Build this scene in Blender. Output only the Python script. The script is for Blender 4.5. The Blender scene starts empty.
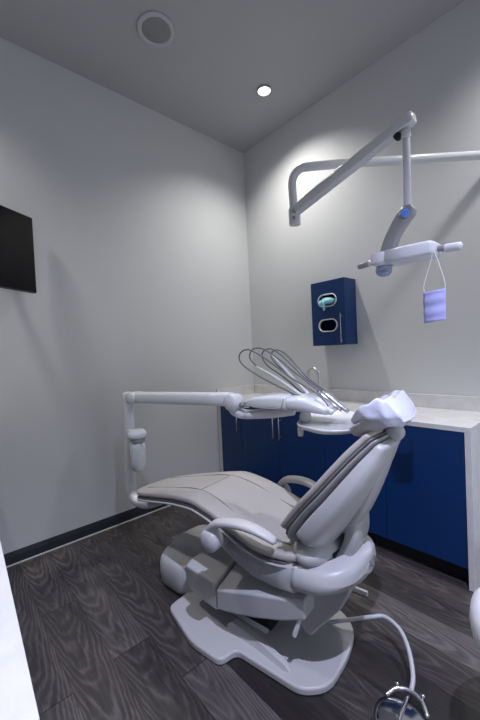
import bpy, bmesh, math, random
from mathutils import Vector, Matrix
random.seed(7)
C = bpy.context.scene.collection
S = bpy.context.scene
R = math.radians

# ------------------------------------------------------------------ camera
yaw, pit, rol = 0.842224763, -0.023751085, -0.046735496
Fv = Vector((-math.sin(yaw)*math.cos(pit), math.cos(yaw)*math.cos(pit), math.sin(pit)))
R0 = Vector((math.cos(yaw), math.sin(yaw), 0)); U0 = R0.cross(Fv)
Rv = R0*math.cos(rol) + U0*math.sin(rol); Uv = -R0*math.sin(rol) + U0*math.cos(rol)
cd = bpy.data.cameras.new('camera'); cam = bpy.data.objects.new('camera', cd); C.objects.link(cam)
cd.sensor_fit = 'HORIZONTAL'; cd.sensor_width = 36; cd.lens = 342.02/480*36; cd.clip_start = 0.02
M4 = Matrix((Rv, Uv, -Fv)).transposed().to_4x4(); M4.translation = Vector((2.76683, -2.66225, 1.3648))
cam.matrix_world = M4
S.camera = cam

# ------------------------------------------------------------------ world, lights, exposure
CH = 3.558
w = bpy.data.worlds.new('world'); S.world = w; w.use_nodes = True
w.node_tree.nodes['Background'].inputs[0].default_value = (.55, .63, .8, 1)
w.node_tree.nodes['Background'].inputs[1].default_value = .25
S.view_settings.view_transform = 'Standard'; S.view_settings.look = 'None'
S.view_settings.exposure = 0.10; S.view_settings.gamma = 1; S.view_settings.use_curve_mapping = False
LIGHTS = [  # x, y, watts, colour, spot angle, blend
    (.785, -.48, 108, (1, .985, .95), 132, 1.0, .03),
    (.45, -3.05, 130, (1, .975, .95), 128, 1.0, .09),
    (2.75, -.48, 135, (.97, .97, 1), 132, 1.0, .13),
    (3.10, -2.25, 400, (.68, .72, 1), 104, .8, .02),
]
for i, (x, y, e, col, ang, bl, soft) in enumerate(LIGHTS):
    ld = bpy.data.lights.new('downlight_beam', 'SPOT'); ld.energy = e; ld.color = col
    ld.spot_size = R(ang); ld.spot_blend = bl; ld.shadow_soft_size = soft
    lo = bpy.data.objects.new('downlight_beam', ld); C.objects.link(lo); lo.location = (x, y, CH-.022)
ad = bpy.data.lights.new('side_fill', 'AREA'); ad.shape = 'RECTANGLE'; ad.size = 1.0; ad.size_y = 2.0  # added cool ambient fill, set in the unseen opening of the right wall
ad.energy = 14; ad.color = (.80, .86, 1)
al = bpy.data.objects.new('side_fill', ad); C.objects.link(al)
al.location = (4.34, -1.35, 1.1); al.rotation_euler = (R(90), 0, R(90))

# ------------------------------------------------------------------ materials
def mat(name, col, rough=.5, metal=0, bump=0, bscale=60, var=0, vscale=3, coat=0, trans=0, emis=None, alpha=1, ior=1.45):
    m = bpy.data.materials.new(name); m.use_nodes = True
    nt = m.node_tree; b = nt.nodes['Principled BSDF']
    b.inputs['Base Color'].default_value = (*col, 1); b.inputs['Roughness'].default_value = rough
    b.inputs['Metallic'].default_value = metal; b.inputs['Coat Weight'].default_value = coat
    b.inputs['Transmission Weight'].default_value = trans; b.inputs['Alpha'].default_value = alpha
    b.inputs['IOR'].default_value = ior
    if name == 'tv_black_glass': b.inputs['Specular IOR Level'].default_value = .15
    tc = nt.nodes.new('ShaderNodeTexCoord')
    if var:
        n = nt.nodes.new('ShaderNodeTexNoise'); n.inputs['Scale'].default_value = vscale; n.inputs['Detail'].default_value = 5
        nt.links.new(tc.outputs['Object'], n.inputs['Vector'])
        r = nt.nodes.new('ShaderNodeValToRGB')
        r.color_ramp.elements[0].position = .35; r.color_ramp.elements[1].position = .65
        r.color_ramp.elements[0].color = (*[c*(1-var) for c in col], 1)
        r.color_ramp.elements[1].color = (*[min(1, c*(1+var)) for c in col], 1)
        nt.links.new(n.outputs['Fac'], r.inputs['Fac']); nt.links.new(r.outputs['Color'], b.inputs['Base Color'])
    if bump:
        n2 = nt.nodes.new('ShaderNodeTexNoise'); n2.inputs['Scale'].default_value = bscale; n2.inputs['Detail'].default_value = 4
        nt.links.new(tc.outputs['Object'], n2.inputs['Vector'])
        bp = nt.nodes.new('ShaderNodeBump'); bp.inputs['Strength'].default_value = bump; bp.inputs['Distance'].default_value = .003
        nt.links.new(n2.outputs['Fac'], bp.inputs['Height']); nt.links.new(bp.outputs['Normal'], b.inputs['Normal'])
    if emis:
        b.inputs['Emission Color'].default_value = (*emis[0], 1); b.inputs['Emission Strength'].default_value = emis[1]
    return m

def floor_mat():
    m = bpy.data.materials.new('grey_oak_vinyl_planks'); m.use_nodes = True
    nt = m.node_tree; N = nt.nodes; L = nt.links; b = N['Principled BSDF']
    def node(t, **k):
        n = N.new(t)
        for a, v in k.items(): setattr(n, a, v)
        return n
    def math_(op, a, bb=None):
        n = node('ShaderNodeMath', operation=op)
        for i, v in enumerate((a, bb)):
            if v is None: continue
            if isinstance(v, (int, float)): n.inputs[i].default_value = v
            else: L.new(v, n.inputs[i])
        return n.outputs[0]
    tc = node('ShaderNodeTexCoord'); sp = node('ShaderNodeSeparateXYZ'); L.new(tc.outputs['Object'], sp.inputs[0])
    X, Y = sp.outputs[0], sp.outputs[1]
    PW, PL = .178, 1.22
    ry = math_('DIVIDE', math_('ADD', Y, -.008), PW); row = math_('FLOOR', ry); fy = math_('FRACT', ry)
    wn = node('ShaderNodeTexWhiteNoise', noise_dimensions='1D'); L.new(row, wn.inputs['W'])
    rx = math_('ADD', math_('DIVIDE', X, PL), math_('MULTIPLY', wn.outputs['Value'], 7.3))
    colm = math_('FLOOR', rx); fx = math_('FRACT', rx)
    cid = node('ShaderNodeCombineXYZ'); L.new(row, cid.inputs[0]); L.new(colm, cid.inputs[1])
    pid = node('ShaderNodeTexWhiteNoise', noise_dimensions='2D'); L.new(cid.outputs[0], pid.inputs['Vector'])
    # grain coordinates: shifted per plank, stretched along the plank
    cv = node('ShaderNodeCombineXYZ')
    L.new(math_('ADD', math_('MULTIPLY', X, 1.6), math_('MULTIPLY', pid.outputs['Value'], 37)), cv.inputs[0])
    L.new(math_('MULTIPLY', Y, 11), cv.inputs[1]); L.new(math_('MULTIPLY', pid.outputs['Value'], 19), cv.inputs[2])
    n1 = node('ShaderNodeTexNoise'); n1.inputs['Scale'].default_value = 2.2; n1.inputs['Detail'].default_value = 6; n1.inputs['Roughness'].default_value = .65
    n1.inputs['Distortion'].default_value = 1.4
    L.new(cv.outputs[0], n1.inputs['Vector'])
    cv2 = node('ShaderNodeCombineXYZ')
    L.new(math_('ADD', math_('MULTIPLY', X, 3.2), math_('MULTIPLY', pid.outputs['Value'], 11)), cv2.inputs[0])
    L.new(math_('MULTIPLY', Y, 10), cv2.inputs[1]); L.new(math_('MULTIPLY', pid.outputs['Value'], 5), cv2.inputs[2])
    n3 = node('ShaderNodeTexNoise'); n3.inputs['Scale'].default_value = 1.3; n3.inputs['Detail'].default_value = 3
    L.new(cv2.outputs[0], n3.inputs['Vector'])
    yc = math_('ADD', math_('SUBTRACT', fy, .5), math_('MULTIPLY', math_('SUBTRACT', pid.outputs['Value'], .5), .5))
    ph = math_('ADD', math_('ADD', math_('MULTIPLY', X, 48), math_('MULTIPLY', math_('MULTIPLY', yc, yc), 85)), math_('MULTIPLY', n3.outputs['Fac'], 16))
    band = math_('ADD', math_('MULTIPLY', math_('SINE', ph), .5), .5)
    n4 = node('ShaderNodeTexNoise'); n4.inputs['Scale'].default_value = 1.7
    L.new(tc.outputs['Object'], n4.inputs['Vector'])
    mask = math_('MULTIPLY', math_('GREATER_THAN', pid.outputs['Value'], .35), math_('MULTIPLY', n4.outputs['Fac'], .42))
    v = math_('ADD', math_('MULTIPLY', n1.outputs['Fac'], .75), math_('MULTIPLY', math_('MULTIPLY', band, band), mask))
    v = math_('ADD', v, math_('MULTIPLY', math_('SUBTRACT', pid.outputs['Value'], .5), .55))
    rp = node('ShaderNodeValToRGB'); e = rp.color_ramp.elements
    e[0].position = .12; e[0].color = (.016, .0135, .0135, 1); e[1].position = .85; e[1].color = (.125, .110, .108, 1)
    x = e.new(.5); x.color = (.050, .043, .042, 1)
    L.new(v, rp.inputs['Fac'])
    # seams
    ey = math_('MINIMUM', fy, math_('SUBTRACT', 1, fy)); ex = math_('MINIMUM', fx, math_('SUBTRACT', 1, fx))
    sy = math_('LESS_THAN', ey, .006); sx = math_('LESS_THAN', ex, .0017)
    seam = math_('MAXIMUM', sy, sx)
    mx = node('ShaderNodeMix', data_type='RGBA'); L.new(seam, mx.inputs['Factor']); L.new(rp.outputs['Color'], mx.inputs['A'])
    mx.inputs['B'].default_value = (.016, .014, .014, 1); L.new(mx.outputs['Result'], b.inputs['Base Color'])
    b.inputs['Roughness'].default_value = .42
    bp = node('ShaderNodeBump'); bp.inputs['Strength'].default_value = .25; bp.inputs['Distance'].default_value = .002
    L.new(math_('SUBTRACT', v, seam), bp.inputs['Height']); L.new(bp.outputs['Normal'], b.inputs['Normal'])
    return m

M = dict(
    wall=mat('pale_grey_wall_paint', (.60, .605, .605), .75, bump=.08, bscale=220),
    ceil=mat('ceiling_paint', (.41, .41, .42), .85, bump=.05, bscale=200),
    floor=floor_mat(),
    rubber=mat('charcoal_rubber_skirting', (.022, .027, .034), .45),
    bead=mat('grey_sealant_bead', (.42, .42, .42), .5),
    quartz=mat('white_quartz', (.66, .65, .64), .25, var=.05, vscale=14),
    blue=mat('navy_laminate', (.002, .030, .125), .38, bump=.03, bscale=300),
    dkblue=mat('navy_kick_board', (.008, .010, .016), .5),
    metal=mat('brushed_nickel', (.62, .62, .63), .28, 1),
    chrome=mat('polished_chrome', (.62, .62, .64), .16, 1),
    vinyl=mat('warm_grey_vinyl', (.40, .375, .35), .42, bump=.12, bscale=150, var=.03, vscale=5),
    piping=mat('dark_grey_piping', (.17, .165, .16), .5),
    seam=mat('stitched_seam_grey', (.24, .225, .21), .6),
    board=mat('mid_grey_board', (.33, .325, .33), .45),
    plast=mat('light_grey_plastic', (.47, .465, .47), .33, var=.02),
    plast2=mat('white_arm_enamel', (.66, .67, .68), .25, coat=.4),
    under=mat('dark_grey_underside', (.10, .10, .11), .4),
    groove=mat('black_gap', (.012, .012, .013), .7),
    film=mat('milky_plastic_film', (.74, .76, .92), .28, bump=.9, bscale=26, coat=.5),
    hose=mat('dark_grey_hose', (.15, .155, .17), .35),
    tube=mat('grey_silicone_hose', (.50, .50, .54), .35),
    rod=mat('translucent_white_rod', (.74, .76, .76), .2, trans=.25),
    lamp=mat('lamp_grey_shell', (.30, .30, .31), .3, coat=.5),
    lampw=mat('lamp_white_shell', (.74, .75, .80), .3),
    led=mat('blue_clear_cap', (.10, .25, .75), .15, coat=.6),
    cap=mat('pale_blue_cap', (.30, .38, .60), .25, coat=.4),
    mask=mat('lavender_mask_paper', (.45, .46, .80), .8, bump=.2, bscale=90),
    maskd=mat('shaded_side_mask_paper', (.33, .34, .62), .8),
    glove=mat('aqua_glove', (.30, .66, .72), .5, bump=.4, bscale=60),
    tv=mat('tv_black_glass', (.006, .006, .008), .16),
    tvf=mat('tv_black_frame', (.012, .012, .013), .4),
    ring=mat('speaker_ring_grey', (.48, .48, .49), .6),
    spk=mat('speaker_grille_grey', (.25, .25, .26), .7, bump=.5, bscale=900),
    glow=mat('lit_lens', (1, 1, 1), .5, emis=((1, .97, .92), 9)),
    off=mat('lamp_lens', (1, 1, 1), .5, emis=((.95, .96, 1), 9)),
    white=mat('glossy_white_vinyl', (.86, .86, .85), .35),
    bottle=mat('frosted_bottle', (.62, .66, .64), .3, trans=.2),
    dark=mat('dark_inside', (.01, .01, .012), .6),
)

# ------------------------------------------------------------------ helpers
def link(name, verts, faces, m, parent=None, smooth=True, bevel=0, subsurf=0, seg=3, angle=40):
    me = bpy.data.meshes.new(name)
    bm = bmesh.new()
    vs = [bm.verts.new(v) for v in verts]
    for f in faces:
        try: bm.faces.new([vs[i] for i in f])
        except ValueError: pass
    bmesh.ops.remove_doubles(bm, verts=bm.verts, dist=1e-6)
    bmesh.ops.recalc_face_normals(bm, faces=bm.faces)
    bm.to_mesh(me); bm.free()
    o = bpy.data.objects.new(name, me); C.objects.link(o)
    me.materials.append(m)
    if parent: o.parent = parent
    if smooth: me.shade_smooth()
    if bevel:
        b = o.modifiers.new('bevel', 'BEVEL'); b.width = bevel; b.segments = seg; b.limit_method = 'ANGLE'; b.angle_limit = R(angle)
        b.harden_normals = True
    if subsurf:
        s = o.modifiers.new('sub', 'SUBSURF'); s.levels = subsurf; s.render_levels = subsurf
    return o

class G:
    """collects shapes for one mesh"""
    def __init__(s): s.v = []; s.f = []
    def add(s, v, f):
        k = len(s.v); s.v += [tuple(p) for p in v]; s.f += [tuple(i+k for i in q) for q in f]; return s
    def box(s, x0, x1, y0, y1, z0, z1):
        v = [(x, y, z) for z in (z0, z1) for y in (y0, y1) for x in (x0, x1)]
        return s.add(v, [(0, 1, 3, 2), (4, 5, 7, 6), (0, 1, 5, 4), (2, 3, 7, 6), (0, 2, 6, 4), (1, 3, 7, 5)])
    def prism(s, pts, axis, a, b):
        n = len(pts)
        def mk(p, h):
            return {'z': (p[0], p[1], h), 'y': (p[0], h, p[1]), 'x': (h, p[0], p[1])}[axis]
        v = [mk(p, a) for p in pts] + [mk(p, b) for p in pts]
        f = [tuple(range(n)), tuple(range(2*n-1, n-1, -1))] + [(i, (i+1) % n, n+(i+1) % n, n+i) for i in range(n)]
        return s.add(v, f)
    def loft(s, secs, cap=True):
        n = len(secs[0]); v = [p for q in secs for p in q]; f = []
        for k in range(len(secs)-1):
            for i in range(n):
                f.append((k*n+i, k*n+(i+1) % n, (k+1)*n+(i+1) % n, (k+1)*n+i))
        if cap:
            f.append(tuple(range(n-1, -1, -1))); f.append(tuple(range((len(secs)-1)*n, len(secs)*n)))
        return s.add(v, f)
    def tube(s, pts, r, n=14, smooth=6, round_end=True):
        P = crom([Vector(p) for p in pts], smooth) if smooth and len(pts) > 2 else [Vector(p) for p in pts]
        if callable(r): rs = [r(i/(len(P)-1)) for i in range(len(P))]
        else: rs = [r]*len(P)
        T = []
        for i in range(len(P)):
            t = (P[min(i+1, len(P)-1)]-P[max(i-1, 0)]); T.append(t.normalized())
        up = Vector((0, 0, 1)) if abs(T[0].z) < .9 else Vector((1, 0, 0))
        nrm = (up - T[0]*up.dot(T[0])).normalized()
        secs = []
        def ring(p, t, nm, r_):
            b = t.cross(nm); return [p + (nm*math.cos(a)+b*math.sin(a))*r_ for a in [2*math.pi*i/n for i in range(n)]]
        for i, (p, t) in enumerate(zip(P, T)):
            nrm = (nrm - t*nrm.dot(t)).normalized()
            if i == 0 and round_end:
                for k in (.97, .8, .45): secs.append(ring(p-t*rs[0]*k*.6, t, nrm, rs[0]*math.sqrt(1-k*k)))
            secs.append(ring(p, t, nrm, rs[i]))
            if i == len(P)-1 and round_end:
                for k in (.45, .8, .97): secs.append(ring(p+t*rs[-1]*k*.6, t, nrm, rs[-1]*math.sqrt(1-k*k)))
        return s.loft(secs)
    def lathe(s, prof, c=(0, 0, 0), axis=Vector((0, 0, 1)), n=28):
        axis = Vector(axis).normalized(); c = Vector(c)
        up = Vector((1, 0, 0)) if abs(axis.x) < .9 else Vector((0, 1, 0))
        a1 = (up-axis*up.dot(axis)).normalized(); a2 = axis.cross(a1)
        secs = [[c+axis*h+(a1*math.cos(a)+a2*math.sin(a))*max(r, 1e-4) for a in [2*math.pi*i/n for i in range(n)]] for r, h in prof]
        return s.loft(secs)
    def obj(s, name, m, parent=None, **k): return link(name, s.v, s.f, m, parent, **k)

def crom(P, k):
    out = []
    for i in range(len(P)-1):
        p0 = P[i-1] if i else P[0]*2-P[1]; p1, p2 = P[i], P[i+1]; p3 = P[i+2] if i+2 < len(P) else P[-1]*2-P[-2]
        for j in range(k):
            t = j/k; out.append(.5*((2*p1)+(p2-p0)*t+(2*p0-5*p1+4*p2-p3)*t*t+(3*p1-p0-3*p2+p3)*t**3))
    out.append(P[-1]); return out

def se(a, e):
    c, s_ = math.cos(a), math.sin(a)
    return math.copysign(abs(c)**(2/e), c), math.copysign(abs(s_)**(2/e), s_)

def slab(rows, e=3.2, n=36, k=4, r0=.6, r1=.6, ends=True):
    """rows: (s, z, half width, h up, h down, edge curl, lateral offset). Lofted sections across the path."""
    P = crom_rows(rows, k)
    secs = []
    N = len(P)
    def sect(row, tx, tz, ks, off):
        s_, z_, wd, hu, hd, cu, tt = row
        nx, nz = -tz, tx
        q = []
        for i in range(n):
            x, y = se(2*math.pi*i/n, e)
            x *= ks; yy = y*(hu if y > 0 else hd)*(1-(1-ks)*.9)
            cc = cu*abs(x)**2.5 + yy
            q.append((s_+tx*off+nx*cc, tt+x*wd, z_+tz*off+nz*cc))
        return q
    for i, row in enumerate(P):
        a = P[max(i-1, 0)]; b = P[min(i+1, N-1)]
        tx, tz = b[0]-a[0], b[1]-a[1]; l = math.hypot(tx, tz); tx /= l; tz /= l
        if i == 0 and ends:
            for kk in (.98, .85, .6, .3): secs.append(sect(row, tx, tz, 1-(1-math.sqrt(1-kk*kk))*r0, -kk*row[2]*r0*.5))
        secs.append(sect(row, tx, tz, 1, 0))
        if i == N-1 and ends:
            for kk in (.3, .6, .85, .98): secs.append(sect(row, tx, tz, 1-(1-math.sqrt(1-kk*kk))*r1, kk*row[2]*r1*.5))
    g = G(); g.loft(secs); return g

def crom_rows(rows, k):
    out = []
    for i in range(len(rows)-1):
        p1, p2 = rows[i], rows[i+1]; p0 = rows[i-1] if i else [2*a-b for a, b in zip(p1, p2)]
        p3 = rows[i+2] if i+2 < len(rows) else [2*b-a for a, b in zip(p1, p2)]
        for j in range(k):
            t = j/k
            out.append([.5*((2*b)+(c-a)*t+(2*a-5*b+4*c-d)*t*t+(3*b-a-3*c+d)*t**3) for a, b, c, d in zip(p0, p1, p2, p3)])
    out.append(list(rows[-1])); return out

def rpoly(pts, r, seg=5):
    """round the corners of a 2D polygon; r is a number or a list"""
    out = []; n = len(pts)
    for i in range(n):
        rr = r[i] if isinstance(r, (list, tuple)) else r
        p = Vector(pts[i]); a = Vector(pts[i-1])-p; b = Vector(pts[(i+1) % n])-p
        d = min(rr, a.length*.49, b.length*.49)
        if d < 1e-5: out.append(tuple(p)); continue
        A = p+a.normalized()*d; B = p+b.normalized()*d
        for j in range(seg+1):
            t = j/seg; q = A*(1-t)**2 + p*2*t*(1-t) + B*t*t; out.append((q.x, q.y))
    return out

def thing(name, label, cat, loc=(0, 0, 0), rz=0, group=None):
    o = bpy.data.objects.new(name, None); C.objects.link(o); o.empty_display_size = .1
    o.location = loc; o.rotation_euler = (0, 0, rz); tag(o, label, cat, group); return o
def tag(o, label, cat, group=None):
    o['label'] = label; o['category'] = cat
    if group: o['group'] = group
    return o
def struct(name, g, m, parent=None, **k):
    k.setdefault('smooth', False)
    o = g.obj(name, m, parent, **k); o['kind'] = 'structure'; return o

# ------------------------------------------------------------------ room
XR, YF = 4.35, -3.9
struct('floor', G().box(-.1, XR+.1, YF-.1, .1, -.1, 0), M['floor'])
struct('ceiling', G().box(-.1, XR+.1, YF-.1, .1, CH, CH+.1), M['ceil'])
struct('wall_left', G().box(-.1, 0, YF-.1, .1, 0, CH), M['wall'])
struct('wall_back', G().box(0, XR, 0, .1, 0, CH), M['wall'])
struct('wall_front', G().box(0, XR, YF-.1, YF, 0, CH), M['wall'])
gw = G().box(XR, XR+.1, YF-.1, -2.0, 0, CH).box(XR, XR+.1, -.7, .1, 0, CH).box(XR, XR+.1, -2.0, -.7, 2.3, CH)
struct('wall_right', gw, M['wall'])
bb = G(); bb.prism([(0, 0), (.012, 0), (.012, .06), (.008, .09), (0, .09)], 'y', -2.50, -.545)
struct('baseboard_left', bb, M['rubber'])
struct('trim_1', G().tube([(.014, -2.50, .004), (.014, -.545, .004)], .007, smooth=0, n=8), M['bead'])

# ------------------------------------------------------------------ ceiling fittings
def downlight(x, y, label, lens):
    t = thing('downlight', label, 'ceiling light', (x, y, CH-.012), group=None)
    G().lathe([(.050, .004), (.052, -.004), (.062, -.004), (.064, .004), (.064, .011), (.050, .011), (.050, .004)]).obj('trim_ring', M['ceil'], t)
    G().lathe([(.0, .0), (.046, .0), (.0496, .003), (.048, .0095), (0, .0095)]).obj('lens', lens, t)
    return t
downlight(.785, -.48, 'bright round recessed downlight in the ceiling near the corner of the room', M['glow'])
downlight(.45, -3.05, 'round recessed downlight in the ceiling over the side counter', M['off'])
downlight(2.75, -.48, 'round recessed downlight in the ceiling above the white end of the worktop', M['off'])
downlight(3.10, -2.25, 'round recessed downlight in the ceiling over the middle of the room', M['off'])
t = thing('ceiling_speaker', 'large round grey speaker grille set in the ceiling', 'speaker', (.706, -1.44, CH-.012))
G().lathe([(.100, .0), (.104, -.006), (.120, -.004), (.124, .006), (.124, .011), (.100, .011), (.1, 0)], n=48).obj('trim_ring', M['ring'], t)
G().lathe([(0, -.002), (.09, -.001), (.0995, .002), (.0995, .010), (0, .010)], n=48).obj('grille', M['spk'], t)

# ------------------------------------------------------------------ television
t = thing('television', 'black flat television on a swivel bracket high on the left wall', 'television', (.0, -2.38, 2.09))
dx, dy = .53, -.848
tvr = math.atan2(dy, dx)
def tvbox(g, u0, u1, n0, n1, z0, z1):
    # u along the screen from the far edge, n away from the screen's face
    v = []
    for z in (z0, z1):
        for n_ in (n0, n1):
            for u in (u0, u1):
                v.append((.085+dx*u+dy*n_*1, 2.38-2.112+dy*u-dx*n_*1, z))
    return g.add(v, [(0, 1, 3, 2), (4, 5, 7, 6), (0, 1, 5, 4), (2, 3, 7, 6), (0, 2, 6, 4), (1, 3, 7, 5)])
tvbox(G(), 0, .9, .0, .035, -.257, .257).obj('casing', M['tvf'], t, smooth=True, bevel=.005)
tvbox(G(), .008, .892, -.002, .0, -.249, .249).obj('screen', M['tv'], t, smooth=False)
g = G(); g.box(0, .02, .02, .16, -.12, .12)
g.obj('wall_plate', M['tvf'], t, bevel=.004)
g = G(); g.tube([(.02, .09, 0), (.10, .0, 0), (.29, -.09, 0)], .018, smooth=0)
g.obj('bracket_arm', M['tvf'], t)

# ------------------------------------------------------------------ base cabinets under the worktop
CY = -.5417; CT = .90
XE = 2.213
units = [(.055, .362, ['r'], 'narrow navy base cabinet in the corner by the left wall'),
         (.362, 1.29, ['r', 'l'], 'wide navy two-door base cabinet under the tap'),
         (1.29, 2.185, ['r', 'l'], 'wide navy base cabinet beside the white end panel')]
for x0, x1, hs, lab in units:
    t = thing('base_cabinet', lab, 'cabinet', (x0, CY+.02, 0), group='navy base cabinets')
    W = x1-x0
    G().box(.001, W-.001, .004, .515, .10, CT-.031).obj('body', M['blue'], t, smooth=False)
    G().box(.001, W-.001, .06, .50, 0, .10).obj('kick_board', M['dkblue'], t, smooth=False)
    nd = len(hs); dw = W/nd
    for i, h in enumerate(hs):
        d = G().box(i*dw+.0015, (i+1)*dw-.0015, -.018, .002, .115, CT-.034).obj('door', M['blue'], t, bevel=.0015, seg=2)
        hx = (i+1)*dw-.034 if h == 'r' else i*dw+.034
        G().tube([(hx, -.046, .62), (hx, -.046, .80)], .0048, smooth=0, n=10).tube([(hx, -.018, .64), (hx, -.046, .64)], .004, smooth=0, n=8).tube([(hx, -.018, .78), (hx, -.046, .78)], .004, smooth=0, n=8).obj('handle', M['metal'], d)
struct('trim_2', G().box(.001, .053, CY+.008, CY+.03, 0, CT-.032), M['wall'])
wt = thing('worktop', 'white quartz worktop with waterfall end and upstand along the back wall', 'worktop', (0, 0, 0))
G().box(.003, XE+.006, CY, -.001, CT-.03, CT).obj('top', M['quartz'], wt, bevel=.002, seg=2)
G().box(XE-.026, XE+.006, CY, -.001, 0, CT-.0305).obj('end_panel', M['quartz'], wt, bevel=.002, seg=2)
G().box(.003, 2.95, -.021, -.001, CT+.0005, CT+.095).obj('back_upstand', M['quartz'], wt, bevel=.002, seg=2)
G().box(.003, .022, CY, -.0215, CT+.0005, CT+.095).obj('side_upstand', M['quartz'], wt, bevel=.002, seg=2)

# faucet
t = thing('tap', 'brushed metal gooseneck tap standing on the white worktop', 'tap', (1.0, -.17, CT))
G().lathe([(.0, .001), (.028, .001), (.028, .008), (.022, .014), (.016, .05), (.015, .09), (0, .09)]).obj('base', M['metal'], t)
G().tube([(0, 0, .05), (0, 0, .21), (-.015, -.0, .262), (-.06, 0, .288), (-.105, 0, .262), (-.12, 0, .21), (-.12, 0, .18)], .012, n=14).obj('spout', M['metal'], t)
G().tube([(.015, 0, .065), (.045, -.01, .085), (.075, -.015, .12)], .006, n=10).obj('lever', M['metal'], t)

# ------------------------------------------------------------------ glove and mask dispenser
t = thing('glove_dispenser', 'navy wall cabinet with two oval white-rimmed openings', 'dispenser', (.955, -.0, 1.385))
W, H, D = .326, .542, .178
def stadium(cx, cz, hw, hh, n=10):
    q = []
    for i in range(n+1):
        a = -math.pi/2+math.pi*i/n; q.append((cx+hw-hh+math.cos(a)*hh, cz+math.sin(a)*hh))
    for i in range(n+1):
        a = math.pi/2+math.pi*i/n; q.append((cx-hw+hh+math.cos(a)*hh, cz+math.sin(a)*hh))
    return q
ov = [(.160, .378), (.160, .168)]
HW, HH = .086, .047
# door with two real openings: strips above, between, below, and ring quads around each opening
def plate_with_holes(x0, x1, z0, z1, holes, y0, y1):
    g = G()
    zs = [z0, (ov[0][1]+ov[1][1])/2, z1]
    for (cx, cz), a, b in zip(sorted(holes, key=lambda h: h[1]), zs[:-1], zs[1:]):
        st = stadium(cx, cz, HW, HH); n = len(st)
        outer = []
        for p in st:
            dxx, dzz = p[0]-cx, p[1]-cz
            k = min([(x1-cx)/dxx if dxx > 1e-6 else 1e9, (x0-cx)/dxx if dxx < -1e-6 else 1e9,
                     (b-cz)/dzz if dzz > 1e-6 else 1e9, (a-cz)/dzz if dzz < -1e-6 else 1e9])
            outer.append((cx+dxx*k, cz+dzz*k))
        # exact corners
        for (ux, uz) in ((x0, a), (x1, a), (x1, b), (x0, b)):
            j = min(range(n), key=lambda i: (outer[i][0]-ux)**2+(outer[i][1]-uz)**2); outer[j] = (ux, uz)
        v = [(p[0], y0, p[1]) for p in st]+[(p[0], y0, p[1]) for p in outer]+[(p[0], y1, p[1]) for p in st]+[(p[0], y1, p[1]) for p in outer]
        f = []
        for i in range(n):
            j = (i+1) % n
            f += [(i, j, n+j, n+i), (2*n+i, 2*n+j, 3*n+j, 3*n+i), (i, j, 2*n+j, 2*n+i), (n+i, n+j, 3*n+j, 3*n+i)]
        g.add(v, f)
    return g
g = G().box(0, W, -.018, -.001, 0, H).box(0, .016, -D+.02, -.018, 0, H).box(W-.016, W, -D+.02, -.018, 0, H)
g.box(.016, W-.016, -D+.02, -.018, 0, .016).box(.016, W-.016, -D+.02, -.018, H-.016, H).box(.016, W-.016, -D+.02, -.018, .28, .296)
g.obj('body', M['blue'], t, smooth=False)
dr = plate_with_holes(.001, W-.001, .001, H-.001, ov, -D, -D+.0195).obj('door', M['blue'], t, smooth=False)
for cx, cz in ov:
    a = stadium(cx, cz, HW+.009, HH+.009); b = stadium(cx, cz, HW-.002, HH-.002); n = len(a)
    v = [(p[0], -D-.001, p[1]) for p in a]+[(p[0], -D-.008, p[1]) for p in stadium(cx, cz, HW+.004, HH+.004)]+[(p[0], -D-.006, p[1]) for p in b]+[(p[0], -D+.018, p[1]) for p in b]
    f = [(k*n+i, k*n+(i+1) % n, (k+1)*n+(i+1) % n, (k+1)*n+i) for k in range(3) for i in range(n)]
    o = G().add(v, f).obj('rim', M['plast2'], t); sm = o.modifiers.new('sol', 'SOLIDIFY'); sm.thickness = .002; sm.offset = -1
G().tube([(W-.034, -D-.020, .015), (W-.034, -D-.020, .255)], .0028, smooth=0, n=10).tube([(W-.034, -D+.002, .035), (W-.034, -D-.020, .035)], .0035, smooth=0, n=8).tube([(W-.034, -D+.002, .235), (W-.034, -D-.020, .235)], .0035, smooth=0, n=8).obj('handle', M['metal'], dr)
gv = G()
gv.loft([[(.165+math.cos(a)*rx, -D+y_, .372+z_+math.sin(a)*rz) for a in [2*math.pi*i/18 for i in range(18)]] for rx, rz, y_, z_ in
         ((.070, .024, .10, 0), (.072, .028, .05, .004), (.066, .028, .01, .002), (.058, .024, -.018, .002), (.040, .018, -.036, -.006), (.010, .008, -.045, -.012))])
gv.tube([(.140, -D-.012, .372), (.150, -D-.036, .355), (.148, -D-.038, .325), (.152, -D-.034, .300)], lambda u: .022-.013*u, n=12)
gv.tube([(.105, -D-.008, .365), (.112, -D-.030, .350), (.118, -D-.030, .338)], lambda u: .018-.009*u, n=12)
gv.v = [(x+.004*math.sin(z*210+y*90), y+.003*math.sin(x*180), z+.004*math.sin(x*230+y*50)) for x, y, z in gv.v]
tag(gv.obj('disposable_glove', M['glove']), 'pale aqua disposable gloves sticking out of the upper oval opening', 'gloves').location = (.955, 0, 1.385)

# ------------------------------------------------------------------ left counter beside the camera
t = thing('side_counter', 'white counter unit at the lower left edge running to the left wall', 'counter', (0, -2.503, 0), R(-2.6))
G().box(.035, 2.255, -.60, .022, .86, CT).obj('top', M['quartz'], t, bevel=.002, seg=2)
G().box(.036, 2.235, -.60, 0, .10, .8595).obj('cabinet_body', M['blue'], t, smooth=False)
G().box(.036, 2.2, -.58, -.05, 0, .0995).obj('kick_board', M['dkblue'], t, smooth=False)

# ------------------------------------------------------------------ dental chair
TH = R(10)
OX, OY = 1.5, -1.49
ch = thing('dental_chair', 'reclined grey dental patient chair in the middle of the dark plank floor', 'dental chair', (OX, OY, 0), TH)

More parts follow.
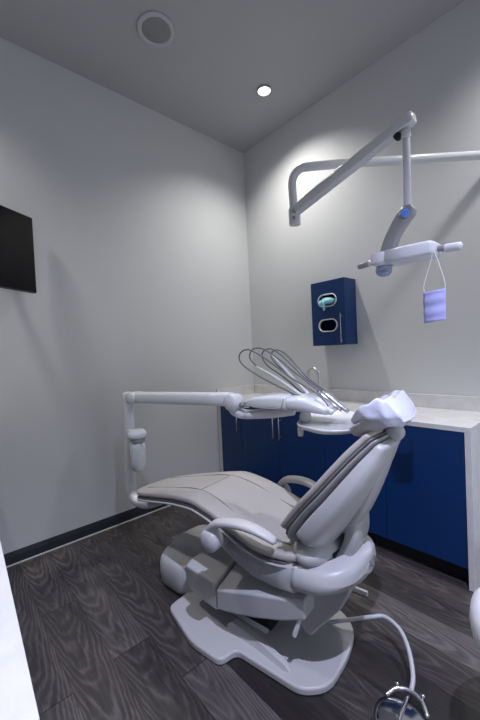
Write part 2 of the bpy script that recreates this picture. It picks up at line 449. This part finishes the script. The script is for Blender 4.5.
# base plate with the notch on the near side
bp_ = rpoly([(-.41, -.245), (-.15, -.33), (.03, -.33), (.055, -.243), (.37, -.24), (.46, -.165), (.47, .03), (.44, .19), (.30, .27), (.0, .27), (-.40, .18)],
            [.04, .05, .035, .03, .04, .10, .1, .12, .1, .1, .1])
g = G().prism(bp_, 'z', .0, .034)
base = g.obj('base_plate', M['plast'], ch, bevel=.010)
g = G().loft([[(s_, t_-w_, .030), (s_, t_-w_*.55, z_), (s_, t_+w_*.55, z_), (s_, t_+w_, .030)] for s_, t_, w_, z_ in
              ((-.06, -.155, .020, .05), (-.03, -.155, .028, .075), (.12, -.165, .026, .068), (.28, -.19, .022, .052), (.305, -.195, .01, .036))])
g.obj('ridge', M['plast'], base, bevel=.006)

# front floor box
g = G()
rw = []
for z_, k in ((0.012, .93), (.03, .97), (.09, 1.0), (.15, 1.0), (.185, .965), (.202, .90), (.208, .78)):
    pts = rpoly([(-.645, -.135), (-.40, -.15), (-.33, .02), (-.37, .24), (-.60, .23), (-.67, .06)], .07, 6)
    cx, cy = -.50, .04
    rw.append([(cx+(p[0]-cx)*k, cy+(p[1]-cy)*k, z_ + (.035*(p[1]-.04)/.2 if z_ > .1 else 0)) for p in pts])
g.loft(rw); g.obj('floor_box', M['plast'], ch)
G().prism(rpoly([(-.625, -.10), (-.42, -.11), (-.36, .02), (-.39, .2), (-.58, .2), (-.64, .06)], .05), 'z', 0, .013).obj('floor_box_foot', M['groove'], ch)

# front lift cover
def hexloft(name, rings, m, parent, bevel=.012):
    g = G().loft(rings); return g.obj(name, m, parent, bevel=bevel, angle=25)
def ringbox(s_, t0, t1, zb, zn, zf, lean=0):
    """cross-section at s: near edge height zn, far edge height zf"""
    return [(s_, t0+lean, zb), (s_, t0, zn), (s_+.0, t0+.045, zn+.012), (s_, t1-.03, zf), (s_, t1, zf-.02), (s_, t1, zb)]
hexloft('lift_cover', [ringbox(-.325, -.195, .19, .14, .245, .245, .02), ringbox(-.30, -.205, .2, .13, .272, .285, .02), ringbox(-.20, -.21, .2, .125, .268, .32, .01), ringbox(-.085, -.212, .2, .125, .262, .37)], M['plast'], ch)
hexloft('lift_skirt', [ringbox(-.076, -.222, .2, .145, .245, .36), ringbox(.0, -.228, .2, .165, .27, .39), ringbox(.15, -.225, .2, .205, .315, .42), ringbox(.28, -.215, .2, .245, .345, .44), ringbox(.385, -.20, .19, .285, .36, .44)], M['plast'], ch)
# dark scissor lift between covers and base
G().box(-.26, .13, -.08, .15, .034, .20).obj('lift_mechanism', M['groove'], ch, bevel=.01)
G().prism([(-.28, -.10), (.12, -.10), (.12, .13), (-.28, .13)], 'z', .0345, .048).obj('lift_foot', M['plast'], ch)
# rear wedge column
g = G(); 
pr = [(.30, .21), (.335, .16), (.36, .155), (.50, .33), (.545, .43), (.38, .43), (.28, .36)]
g.prism(pr, 'y', -.12, .12)
g.obj('rear_column', M['plast'], ch, bevel=.010)
G().tube([(.33, -.196, .20), (.35, -.185, .27), (.34, -.17, .32)], .010, n=10).obj('column_rod', M['plast2'], ch)

# seat carriage
def car(s_, hw, zb, zt, e=5.5, n=32, zc=0):
    q = []
    for i in range(n):
        x, y = se(2*math.pi*i/n, e); q.append((s_, x*hw, (zb+zt)/2+y*(zt-zb)/2)); 
    return q
rows = [(-.10, .15, .455, .49), (-.06, .19, .43, .505), (.04, .212, .395, .505), (.15, .222, .365, .51), (.27, .226, .365, .52), (.345, .228, .375, .528)]
G().loft([car(*r) for r in rows]).obj('seat_carriage', M['plast'], ch)
rows = [(.349, .236, .368, .542), (.42, .234, .375, .542), (.47, .222, .388, .543), (.515, .195, .405, .545), (.55, .155, .425, .546), (.572, .11, .44, .546), (.585, .06, .455, .545)]
def bump(s_, hw, zb, zt):
    h = [(-hw*.40, zt), (-hw*.90, zt-.038), (-hw*.985, zt-.055), (-hw, zt-.08), (-hw*.97, zb+.045), (-hw*.80, zb+.01), (-hw*.6, zb)]
    ring = rpoly(h[:2]+[h[3]]+h[4:5]+h[6:7]+[(-a, b) for a, b in reversed(h[:2]+[h[3]]+h[4:5]+h[6:7])], .03, 5)
    return [(s_, t_, z_) for t_, z_ in ring]
rows = crom_rows([list(r) for r in rows], 5); rows[0:0] = [[.346, .230, .374, .536]]; rows.append([.590, .03, .475, .53])
G().loft([bump(*r) for r in rows]).obj('rear_bumper', M['plast'], ch)
G().box(.475, .486, -.12, -.03, .530, .5465).obj('bumper_slot', M['groove'], ch, bevel=.001)

# seat and leg rest
SEAT = [(-.84, .500, .105, .018, .014, .0, 0), (-.76, .520, .155, .022, .014, .0, 0), (-.60, .555, .180, .026, .014, .002, 0), (-.42, .592, .200, .028, .014, .004, 0), (-.28, .615, .222, .03, .014, .006, 0),
        (-.19, .616, .234, .032, .014, .012, 0), (-.06, .580, .242, .034, .014, .024, 0), (.08, .527, .248, .033, .014, .032, 0), (.20, .498, .245, .03, .014, .030, 0), (.33, .500, .225, .03, .014, .028, 0), (.42, .515, .18, .028, .014, .024, 0)]
seat = slab(SEAT, e=4.5, r0=.8, r1=.7).obj('seat', M['vinyl'], ch)
def offs(rows, dn, dw, hu, hd, s0=None, s1=None):
    out = []
    for r in rows:
        if s0 is not None and r[0] < s0: continue
        if s1 is not None and r[0] > s1: continue
        out.append((r[0], r[1]-dn, r[2]+dw, hu, hd, r[5], r[6]))
    return out
slab(offs(SEAT, .018, -.003, .005, .006), e=4.5, r0=.8, r1=.7).obj('seat_piping', M['piping'], seat)
slab(offs(SEAT, .034, .001, .009, .009), e=4.5, r0=.8, r1=.7).obj('seat_board', M['plast'], ch)
# raised seam ridges on the cushion
def surf(u, tt, dz=.0):
    P = crom_rows(SEAT, 6)
    r = min(P, key=lambda q: abs(q[0]-u)); x = abs(tt)/r[2]
    return (u, tt, r[1]+r[3]+r[5]*x**2.5+dz-.0035)
for sgn in (-1, 1):
    G().tube([surf(u, sgn*tt, .0038) for u, tt in ((-.74, .09), (-.5, .105), (-.27, .12), (-.1, .135), (.1, .15), (.3, .14))], .0034, n=8, smooth=5).obj('seam', M['seam'], seat)
G().tube([surf(-.245, tt, .0038) for tt in (-.12, -.06, 0, .06, .12)], .003, n=8).obj('seam', M['seam'], seat)
# underside of the leg rest
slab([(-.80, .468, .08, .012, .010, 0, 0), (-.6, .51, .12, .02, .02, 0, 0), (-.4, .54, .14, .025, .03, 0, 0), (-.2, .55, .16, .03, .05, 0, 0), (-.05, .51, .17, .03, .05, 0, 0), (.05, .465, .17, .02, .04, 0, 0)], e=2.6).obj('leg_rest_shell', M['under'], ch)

# hip dome at the back pivot
def dome(name, c, r, m, n=24, e=2.2):
    secs = []
    for k in range(1, 12):
        ph = -math.pi/2+math.pi*k/12
        secs.append([(c[0]+math.cos(2*math.pi*i/n)*r[0]*math.cos(ph), c[1]+math.sin(2*math.pi*i/n)*r[1]*math.cos(ph), c[2]+r[2]*math.sin(ph)) for i in range(n)])
    return G().loft(secs).obj(name, m, ch)
dome('hip_cover', (.39, 0, .54), (.10, .222, .07), M['plast'])

# armrests
def armrest(sg):
    tt = .262
    pts = [(-.035, sg*(tt+.03), .53), (-.02, sg*(tt+.035), .575), (.02, sg*(tt+.035), .618), (.08, sg*(tt+.028), .636), (.15, sg*(tt+.018), .642), (.21, sg*(tt+.006), .634), (.255, sg*(tt-.006), .617), (.285, sg*(tt-.018), .598)]
    P = crom([Vector(p) for p in pts], 5); secs = []; N = len(P)
    for i, p in enumerate(P):
        u = i/(N-1); t_ = (P[min(i+1, N-1)]-P[max(i-1, 0)]).normalized(); b = Vector((0, 1, 0)); nn = t_.cross(b).normalized(); b = nn.cross(t_)
        h = .010*(1-u)**1.5+.010+.003*math.sin(u*math.pi); wd = .020+.012*math.sin(u*math.pi)
        if i == 0: kk = [.3, .8]
        else: kk = [1]
        if i == N-1: kk = [1, .7, .25]
        for k_ in kk:
            off = t_*0 if k_ == 1 else (t_*(.006*(1-k_))*(1 if i else -1)*2)
            secs.append([p+off+nn*se(2*math.pi*j/16, 2.6)[0]*h*k_+b*se(2*math.pi*j/16, 2.6)[1]*wd*k_ for j in range(16)])
    a = G().loft(secs).obj('armrest', M['plast'], ch)
    G().lathe([(0, -.03), (.044, -.03), (.049, -.018), (.050, .018), (.044, .034), (.02, .042), (0, .043)], (-.012, sg*(tt+.035), .54), (0, sg, 0)).obj('pivot_cap', M['plast'], a)
    G().tube([(-.02, sg*.20, .50), (-.03, sg*(tt+.01), .52)], .03, smooth=0).obj('pivot_stub', M['plast'], a)
armrest(-1); armrest(1)

# back rest
ux, uz = .60, .80          # direction up the back
BACK = [(.29, .515, .12, .018, .014, .01, 0), (.325, .565, .13, .018, .014, .02, 0), (.348, .597, .16, .018, .014, .045, 0), (.362, .620, .222, .018, .014, .060, 0), (.380, .648, .238, .018, .014, .062, 0), (.430, .725, .238, .018, .014, .056, 0),
        (.487, .80, .228, .018, .014, .05, 0), (.542, .88, .205, .018, .014, .042, 0), (.592, .955, .17, .018, .014, .032, 0), (.630, 1.010, .135, .016, .014, .022, 0)]
back = slab(BACK, e=4.0, r0=.5, r1=.7).obj('backrest', M['vinyl'], ch)
def boff(rows, d, dw, hu, hd, curlk=1):
    out = []
    for r in rows:
        out.append((r[0]+uz*d, r[1]-ux*d, r[2]+dw, hu, hd, r[5]*curlk, 0))
    return out
slab(boff(BACK[3:], .019, -.004, .006, .006), e=4.0, r0=.5, r1=.7).obj('backrest_piping', M['piping'], back)
slab(boff(BACK[3:], .031, .001, .006, .006), e=4.0, r0=.5, r1=.7).obj('backrest_board', M['board'], back)
sh = []
for (s_, z_, w_, _, _, c_, _), hh, dw in zip([(.335, .585, .15, 0, 0, .05, 0)]+BACK[3:], (.020, .034, .040, .042, .038, .034, .028, .020), (-.01, -.022, -.008, -.004, -.004, -.004, -.004, -.006)):
    d_ = .038+hh
    sh.append((s_+uz*d_, z_-ux*d_, w_+dw, hh, hh*1.0, c_*.92, 0))
slab(sh, e=5.5, n=48, r0=.4, r1=.6).obj('back_shell', M['plast'], ch)
# spine behind the shell and the curved support arm
slab([(.50, .625, .07, .02, .02, 0, 0), (.548, .69, .095, .03, .028, 0, 0), (.585, .755, .092, .03, .025, 0, 0), (.622, .83, .082, .03, .02, 0, 0), (.655, .905, .066, .028, .016, 0, 0), (.682, .975, .05, .026, .012, 0, 0)], e=3).obj('back_spine', M['plast'], ch)
slab([(.47, .49, .085, .03, .025, 0, 0), (.51, .535, .088, .032, .028, 0, 0), (.532, .59, .088, .032, .03, 0, 0), (.538, .65, .085, .03, .03, 0, 0), (.545, .71, .07, .03, .02, 0, 0)], e=3.8).obj('back_support', M['plast'], ch)
# headrest
G().tube([(.655, 0, .975), (.69, 0, 1.03), (.70, 0, 1.07)], .026, smooth=4).obj('headrest_stem', M['lamp'], ch)
G().lathe([(0, -.035), (.026, -.035), (.032, -.02), (.032, .02), (.026, .035), (0, .035)], (.695, 0, 1.03), (0, 1, 0)).obj('headrest_knuckle', M['plast'], ch)
hr = slab([(.575, 1.035, .105, .018, .026, .02, 0), (.625, 1.060, .13, .024, .030, .026, 0), (.675, 1.085, .13, .024, .030, .028, 0), (.715, 1.11, .115, .022, .026, .026, 0)], e=3.0, r0=.4, r1=.4).obj('headrest', M['plast'], ch)
g = slab([(.590, 1.068, .105, .024, .012, .022, 0), (.630, 1.096, .138, .036, .030, .03, 0), (.665, 1.105, .142, .044, .050, .032, 0), (.698, 1.120, .142, .050, .066, .03, 0), (.722, 1.135, .130, .044, .062, .02, 0)], e=4.2, n=56, k=6, r0=.4, r1=.15)
rr = random.Random(3)
v2 = []
for x, y, z in g.v:
    a = math.sin(x*95+y*40)*.5+math.sin(y*120-z*60)*.4+math.sin(z*150+x*70)*.35
    v2.append((x+a*.0035, y+a*.003, z+a*.0045))
g.v = v2
g.obj('plastic_sleeve', M['film'], ch)
# ------------------------------------------------------------------ delivery arm and head (fixed to the chair)
dl = thing('delivery_unit', 'white post and arm carrying the bundle of dental handpieces over the chair', 'delivery unit', (OX, OY, 0), TH)
def oval_tube(pts, a, b, k=5, n=18):
    """sections with half-width a along t and b in the s-z plane"""
    P = crom([Vector(p) for p in pts], k); secs = []; N = len(P)
    for i, p in enumerate(P):
        u = i/(N-1); t_ = (P[min(i+1, N-1)]-P[max(i-1, 0)]).normalized(); y_ = Vector((0, 1, 0)); y_ = (y_-t_*y_.dot(t_)).normalized(); nn = t_.cross(y_)
        aa = a(u) if callable(a) else a; b_ = b(u) if callable(b) else b
        ks = [1]
        if i == 0: ks = [.3, .8, .95, 1]
        if i == N-1: ks = [1, .95, .8, .3]
        for j, k_ in enumerate(ks):
            off = t_*0
            if len(ks) > 1: off = t_*(-(1-k_)*b_*.4 if i == 0 else (1-k_)*b_*.4)
            secs.append([p+off+y_*se(2*math.pi*q/n, 2.8)[0]*aa*k_+nn*se(2*math.pi*q/n, 2.8)[1]*b_*k_ for q in range(n)])
    return G().loft(secs)
oval_tube([(-1.045, 0, 1.115), (-1.05, 0, .9), (-1.058, 0, .70), (-1.068, 0, .53), (-1.06, .0, .42), (-1.0, .0, .365), (-.90, .01, .365), (-.80, .04, .40), (-.70, .06, .455)], .033, lambda u: .034 if u < .5 else .028).obj('post', M['plast2'], dl)
oval_tube([(-1.03, 0, 1.085), (-.60, .01, 1.10), (-.13, .03, 1.112)], .036, .038, k=3).obj('arm', M['plast2'], dl)
G().lathe([(0, -.058), (.034, -.05), (.038, -.045), (.040, .0), (.038, .045), (.034, .05), (0, .058)], (-.955, 0, 1.089), (0, 1, 0)).obj('elbow_cap', M['plast2'], dl)
G().lathe([(0, -.045), (.038, -.045), (.044, -.038), (.046, .0), (.042, .034), (.038, .04), (0, .042)], (-.115, .03, 1.10), (0, 1, 0)).obj('elbow_cap', M['plast2'], dl)
oval_tube([(-.13, .035, 1.09), (-.12, .04, 1.052), (-.075, .06, 1.032), (0, .08, 1.034), (.10, .10, 1.044), (.19, .12, 1.060)], .034, .024).obj('swan_neck', M['plast2'], dl)
G().lathe([(0, -.028), (.014, -.028), (.014, .028), (0, .028)], (-.045, .03, 1.087), (1, .1, 0)).obj('neck_fitting', M['chrome'], dl)
hd = slab([(-.035, 1.095, .075, .022, .016, 0, .11), (.02, 1.10, .10, .034, .030, 0, .12), (.12, 1.105, .11, .040, .036, 0, .13), (.19, 1.105, .11, .040, .036, 0, .14)], e=4.5, r0=.3, r1=.1).obj('control_head', M['plast2'], dl)
G().tube([(-.02, .006, 1.09), (.07, .002, 1.085), (.17, .008, 1.085), (.19, .012, 1.10), (.195, .02, 1.13)], .0025, n=6).obj('seam', M['lamp'], hd)
slab([(.20, 1.105, .108, .036, .034, 0, .14), (.27, 1.10, .105, .040, .036, 0, .145), (.335, 1.085, .095, .034, .028, 0, .15), (.37, 1.075, .085, .022, .02, 0, .15)], e=3.2, r0=.1, r1=.4).obj('handpiece_holder', M['plast2'], dl)
HO = [[(0.23, 0.1, 1.137), (0.071, 0.1, 1.202), (-0.066, 0.1, 1.27), (-0.119, 0.1, 1.315), (-0.117, 0.1, 1.353), (-0.081, 0.1, 1.374), (-0.028, 0.1, 1.366), (0.077, 0.1, 1.306), (0.191, 0.1, 1.229), (0.286, 0.1, 1.178), (0.346, 0.1, 1.142), (0.384, 0.1, 1.097)],
      [(0.226, 0.15, 1.13), (0.071, 0.15, 1.219), (-0.035, 0.15, 1.278), (-0.087, 0.15, 1.328), (-0.071, 0.15, 1.372), (-0.023, 0.15, 1.381), (0.028, 0.15, 1.363), (0.107, 0.15, 1.313), (0.175, 0.15, 1.26), (0.272, 0.15, 1.191), (0.373, 0.15, 1.122)],
      [(0.216, 0.19, 1.13), (0.108, 0.19, 1.215), (0.004, 0.19, 1.28), (-0.033, 0.19, 1.336), (-0.011, 0.19, 1.369), (0.035, 0.19, 1.372), (0.09, 0.19, 1.338), (0.148, 0.19, 1.289), (0.225, 0.19, 1.217), (0.305, 0.19, 1.163), (0.37, 0.19, 1.112)],
      [(0.207, 0.23, 1.13), (0.116, 0.23, 1.223), (0.031, 0.23, 1.289), (0.0, 0.23, 1.339), (0.028, 0.23, 1.366), (0.066, 0.23, 1.359), (0.114, 0.23, 1.325), (0.172, 0.23, 1.265), (0.227, 0.23, 1.208), (0.307, 0.23, 1.154), (0.373, 0.23, 1.096)]]
for i, p in enumerate(HO):
    h = G().tube(p, .0042, n=10, smooth=5).obj('whip_hose', M['hose'], dl)
    if i in (1, 3): continue
    a, b = Vector(p[0]), Vector(p[3 if i else 2])
    G().tube([a+Vector((.03, .005, -.005)), a.lerp(b, .5)+Vector((.015, .012, .022)), b+Vector((.05, .008, .012))], lambda u: .0095-.005*u, n=12).obj('whip_rod', M['rod'], h)
def handpiece(p0, p1, m, r):
    a, b = Vector(p0), Vector(p1); d = (b-a).normalized(); L_ = (b-a).length
    return G().lathe([(0, 0), (r*.8, 0), (r, L_*.15), (r*.9, L_*.5), (r*.55, L_*.62), (r*.6, L_*.85), (r*.8, L_*.9), (r*.7, L_), (0, L_)], a, d, n=16)
handpiece((.325, .10, 1.128), (.405, .10, 1.066), 0, .019).obj('syringe', M['lampw'], dl)
handpiece((.31, .15, 1.155), (.425, .15, 1.068), 0, .012).obj('handpiece', M['chrome'], dl)
handpiece((.315, .19, 1.15), (.44, .19, 1.060), 0, .012).obj('handpiece', M['metal'], dl)
handpiece((.32, .23, 1.14), (.43, .23, 1.052), 0, .012).obj('handpiece', M['lamp'], dl)
# tray under the head
tr = rpoly([(.135, .36), (.235, .055), (.40, -.01), (.50, .05), (.53, .20), (.46, .46), (.25, .50)], .05, 6)
g = G(); cx, cy = .34, .22
def sc(k, z): return [(cx+(p[0]-cx)*k, cy+(p[1]-cy)*k, z) for p in tr]
g.loft([sc(.90, .985), sc(.97, .988), sc(1.0, 1.002), sc(1.0, 1.008), sc(.965, 1.008), sc(.945, .998), sc(.2, .9975)])
g.obj('tray', M['plast2'], dl)
G().lathe([(0, .0), (.022, .0), (.03, .012), (.03, .03), (.024, .05), (.024, .085), (0, .085)], (.235, .16, 1.0)).obj('tray_pivot', M['plast2'], dl)
G().lathe([(0, -.04), (.012, -.04), (.014, -.03), (.014, 0), (0, 0)], (.245, .085, .987)).obj('tray_knob', M['plast2'], dl)

# bottle on the post
bt = thing('water_bottle', 'frosted water bottle with white cap clipped to the vertical white post', 'bottle', (OX, OY, 0), TH)
c = (-.875, -.06, 0)
G().lathe([(0, .62), (.03, .622), (.046, .64), (.050, .68), (.050, .77), (.044, .795), (.030, .805), (.030, .815), (0, .815)], c).obj('bottle_body', M['bottle'], bt)
G().lathe([(0, .815), (.045, .815), (.048, .82), (.048, .838), (0, .838)], c).obj('neck_ring', M['lamp'], bt)
G().lathe([(0, .838), (.055, .838), (.062, .85), (.06, .872), (.045, .887), (.02, .893), (0, .894)], c).obj('cap', M['plast2'], bt)
G().box(-1.012, -.90, -.055, -.012, .842, .872).obj('clip', M['plast2'], bt, bevel=.006)

# ------------------------------------------------------------------ foot control
fc = thing('foot_control', 'round chrome foot control disc on the floor with a grey hose', 'foot pedal', (OX, OY, 0), TH)
cx, cy = .712, -.122
G().lathe([(0, .001), (.096, .001), (.100, .006), (.098, .014), (0, .014)], (cx, cy, 0), n=40).obj('base_ring', M['metal'], fc)
G().lathe([(.0, .0145), (.091, .0145), (.093, .022), (.070, .034), (.03, .043), (0, .046)], (cx, cy, 0), n=40).obj('disc', M['chrome'], fc)
G().tube([(cx, cy-.07, .036), (cx, cy, .050), (cx+.002, cy+.06, .044), (cx+.004, cy+.105, .030)], .006, n=10).obj('crest', M['chrome'], fc)
G().tube([(cx-.066, cy+.060, .030), (cx-.040, cy+.096, .040), (cx+.004, cy+.112, .044), (cx+.046, cy+.100, .040), (cx+.074, cy+.062, .030)], .008, n=12).obj('hose_bracket', M['metal'], fc)
for sx, sy in ((-.040, .104), (.050, .108)):
    G().lathe([(0, .040), (.009, .040), (.009, .056), (.004, .060), (0, .060)], (cx+sx, cy+sy, 0)).obj('screw', M['chrome'], fc)
G().tube([(.335, .105, .055), (.41, .138, .08), (.512, .178, .115), (.571, .205, .125), (.642, .173, .12), (.69, .11, .10), (.72, .035, .07), (.722, -.005, .045)], .0088, n=14, smooth=7).obj('hose', M['tube'], fc)

cc = G().prism([(.25, .448), (.41, .448), (.41, .466), (.25, .466)], 'z', .001, .03)  # low pale strip lying on the floor behind the chair
o = tag(cc.obj('floor_strip', M['plast2'], None, bevel=.006), 'short white strip on the floor behind the chair', 'cable cover')
o.location = (OX, OY, 0); o.rotation_euler = (0, 0, TH)

# ------------------------------------------------------------------ operating light
lt = thing('operating_light', 'white jointed wall arm carrying the dental operating light', 'operating light', (2.3, 0, 2.5))
def L(x, y, z): return (x-2.3, y, z-2.5)
G().tube([L(2.295, -.005, 2.5), L(1.867, -.462, 2.5), L(1.50, -.835, 2.5), L(1.415, -.885, 2.495), L(1.375, -.90, 2.44), L(1.375, -.90, 2.33), L(1.38, -.90, 2.22)], .026, n=18, smooth=6).obj('wall_bar', M['plast2'], lt)
G().box(-.07, .07, -.02, -.001, -.1, .1).obj('wall_plate', M['plast2'], lt, bevel=.01)
kn = G().lathe([(0, -.07), (.035, -.07), (.037, -.06), (.037, .03), (.03, .04), (0, .04)], L(1.38, -.90, 2.23)).obj('elbow_joint', M['plast2'], lt)
for dz in (-.03, .012):
    G().lathe([(0, 0), (.010, 0), (.009, .006), (0, .007)], L(1.402, -.934, 2.22+dz), (.5, -.85, 0)).obj('bolt', M['lamp'], kn)
a0, a1 = Vector(L(1.40, -.905, 2.245)), Vector(L(2.150, -.99, 2.392))
def armbox(a, b, w_, h0, h1):
    d = (b-a).normalized(); y_ = Vector((0, 0, 1)).cross(d).normalized(); u_ = d.cross(y_)
    secs = []
    for k, hh in ((0, h0), (.02, h0), (.98, h1), (1, h1)):
        p = a.lerp(b, k); s_ = .9 if k in (0, 1) else 1
        secs.append([p+y_*se(2*math.pi*i/32, 7)[0]*w_*s_+u_*se(2*math.pi*i/32, 7)[1]*hh*s_ for i in range(32)])
    return G().loft(secs)
sa = armbox(a0, a1, .026, .030, .026).obj('spring_arm', M['plast2'], lt)
armbox(a0.lerp(a1, .12)+Vector((0, 0, .030)), a0.lerp(a1, .95)+Vector((0, 0, .026)), .018, .008, .007).obj('arm_cover', M['plast2'], sa)
G().lathe([(0, -.02), (.019, -.02), (.021, -.015), (.021, .015), (0, .02)], L(2.112, -.985, 2.335)).obj('arm_end_joint', M['plast2'], lt)
G().lathe([(0, -.012), (.016, -.012), (.016, .012), (0, .012)], L(2.078, -.992, 2.338), (0, 1, 0)).obj('joint_gap', M['groove'], lt)
G().tube([L(2.112, -.985, 2.33), L(2.107, -.985, 2.0)], .017, smooth=0, n=16).obj('drop_tube', M['plast2'], lt)
# yoke: grey curved plate
def yoke():
    # flat strip swept through (x, z) with thickness in y
    pts = [(2.135, 1.992, .018), (2.118, 1.982, .034), (2.090, 1.960, .038), (2.045, 1.90, .034), (2.015, 1.835, .036), (1.995, 1.76, .034), (1.985, 1.725, .026)]
    rows = crom_rows([list(p) for p in pts], 5); secs = []
    for i, (x, z, w_) in enumerate(rows):
        a = rows[max(i-1, 0)]; b = rows[min(i+1, len(rows)-1)]; tx, tz = b[0]-a[0], b[1]-a[1]; l = math.hypot(tx, tz); nx, nz = -tz/l, tx/l
        for k in ([.4, 1] if i == 0 else [1, .5] if i == len(rows)-1 else [1]):
            secs.append([L(x+nx*se(2*math.pi*j/20, 3)[0]*w_*k, -.985+.026*k*se(2*math.pi*j/20, 3)[1], z+nz*se(2*math.pi*j/20, 3)[0]*w_*k) for j in range(20)])
    return G().loft(secs)
yk = yoke().obj('yoke', M['lamp'], lt)
G().lathe([(0, 0), (.020, 0), (.019, .007), (.012, .010), (0, .010)], L(2.105, -1.010, 1.967), (.3, -1, -.2)).obj('blue_button', M['led'], yk)
G().lathe([(0, -.015), (.034, -.015), (.038, -.008), (.038, .008), (.034, .015), (0, .015)], L(1.985, -.985, 1.735), (.15, -.5, -1)).obj('lower_cap', M['cap'], yk)
# lamp head: slim wide body
h0, h1 = Vector(L(1.945, -1.0, 1.785)), Vector(L(2.235, -1.0, 1.775))
d = (h1-h0)
def boxy(rows, e):
    secs = []
    for k, w_, hh in rows:
        p = h0+d*k
        secs.append([p+Vector((0, se(2*math.pi*i/32, e)[0]*w_, se(2*math.pi*i/32, e)[1]*hh)) for i in range(32)])
    return G().loft(secs)
hdl = boxy(((0, .03, .018), (.02, .05, .026), (.08, .058, .030), (.25, .060, .031), (.262, .054, .026), (.275, .054, .026), (.285, .062, .033), (.6, .064, .034), (.94, .062, .033), (.985, .055, .028), (1, .04, .02)), 5).obj('lamp_head', M['lampw'], lt)
G().box(L(2.04, 0, 0)[0], L(2.22, 0, 0)[0], -1.05, -.95, 1.787-2.5-.040, 1.787-2.5-.032).obj('light_window', M['film'], hdl, bevel=.003)
G().tube([L(1.95, -1.0, 1.783), L(1.915, -1.0, 1.78)], .014, smooth=0).obj('handle_neck', M['plast2'], hdl)
G().tube([L(1.915, -1.0, 1.78), L(1.865, -1.0, 1.776)], .015, smooth=0).obj('side_handle', M['lamp'], hdl)
G().tube([L(2.228, -1.0, 1.775), L(2.268, -1.0, 1.769)], .014, smooth=0).obj('handle_neck', M['lamp'], hdl)
G().tube([L(2.268, -1.0, 1.769), L(2.318, -1.0, 1.764)], .018, smooth=0).obj('side_handle', M['lampw'], hdl)

# mask hanging from the light
mk = thing('face_mask', 'lavender folded face mask hanging by white ear loops from the light', 'mask', (2.213, -1.066, 1.448))
def mq(x, y, z): return (x, y, z)
x0, x1, zt, zb = -.020, .068, .135, .004
g = G(); nx_, nz_ = 9, 14; V_ = []
for j in range(nz_):
    for i in range(nx_):
        u, v = i/(nx_-1), j/(nz_-1)
        V_.append((x0+(x1-x0)*u*(1-.04*v), .006*math.sin(v*math.pi*5)*.5-.012*math.sin(u*math.pi), zt+(zb-zt)*v+.006*u))
g.add(V_, [(j*nx_+i, j*nx_+i+1, (j+1)*nx_+i+1, (j+1)*nx_+i) for j in range(nz_-1) for i in range(nx_-1)])
pn = g.obj('front_panel', M['mask'], mk); s_ = pn.modifiers.new('sol', 'SOLIDIFY'); s_.thickness = .0015
g = G().add([(x0-.001, .004, zt), (x0+.004, .02, zt-.01), (x0+.030, .008, zb+.002), (x0-.002, .002, zb)], [(0, 1, 2, 3)])
o = g.obj('side_fold', M['maskd'], mk); s_ = o.modifiers.new('sol', 'SOLIDIFY'); s_.thickness = .0015
G().tube([(x0+.004, 0, zt), (x0+.004, 0, zt+.035), (x0+.030, .003, .255), (x0+.045, .0, .312)], .0016, n=6).obj('ear_loop', M['white'], mk)
G().tube([(x1-.004, 0, zt), (x1-.004, 0, zt+.035), (x0+.062, .003, .255), (x0+.045, .0, .312)], .0016, n=6).obj('ear_loop', M['white'], mk)

# ------------------------------------------------------------------ stool at the right edge
st = thing('stool', 'white rounded stool seat cut off by the right edge of the picture', 'stool', (2.655, -1.385, 0))
G().lathe([(0, .41), (.15, .41), (.20, .425), (.225, .46), (.232, .50), (.225, .54), (.20, .57), (.14, .585), (0, .587)], n=40).obj('seat', M['white'], st)
G().lathe([(0, .10), (.03, .10), (.03, .28), (.02, .28), (.02, .41), (0, .41)]).obj('column', M['chrome'], st)
for k in range(5):
    a = 2*math.pi*k/5+.3
    lg = G().tube([(0, 0, .12), (.12*math.cos(a), .12*math.sin(a), .105), (.22*math.cos(a), .22*math.sin(a), .075)], lambda u: .018-.006*u, n=10).obj('leg', M['chrome'], st)
    G().lathe([(0, -.015), (.025, -.015), (.027, -.01), (.027, .01), (.025, .015), (0, .015)], (.22*math.cos(a), .22*math.sin(a), .0275), (-math.sin(a), math.cos(a), 0), n=16).tube([(.22*math.cos(a), .22*math.sin(a), .05), (.22*math.cos(a), .22*math.sin(a), .07)], .006, smooth=0, n=8).obj('caster', M['groove'], lg)
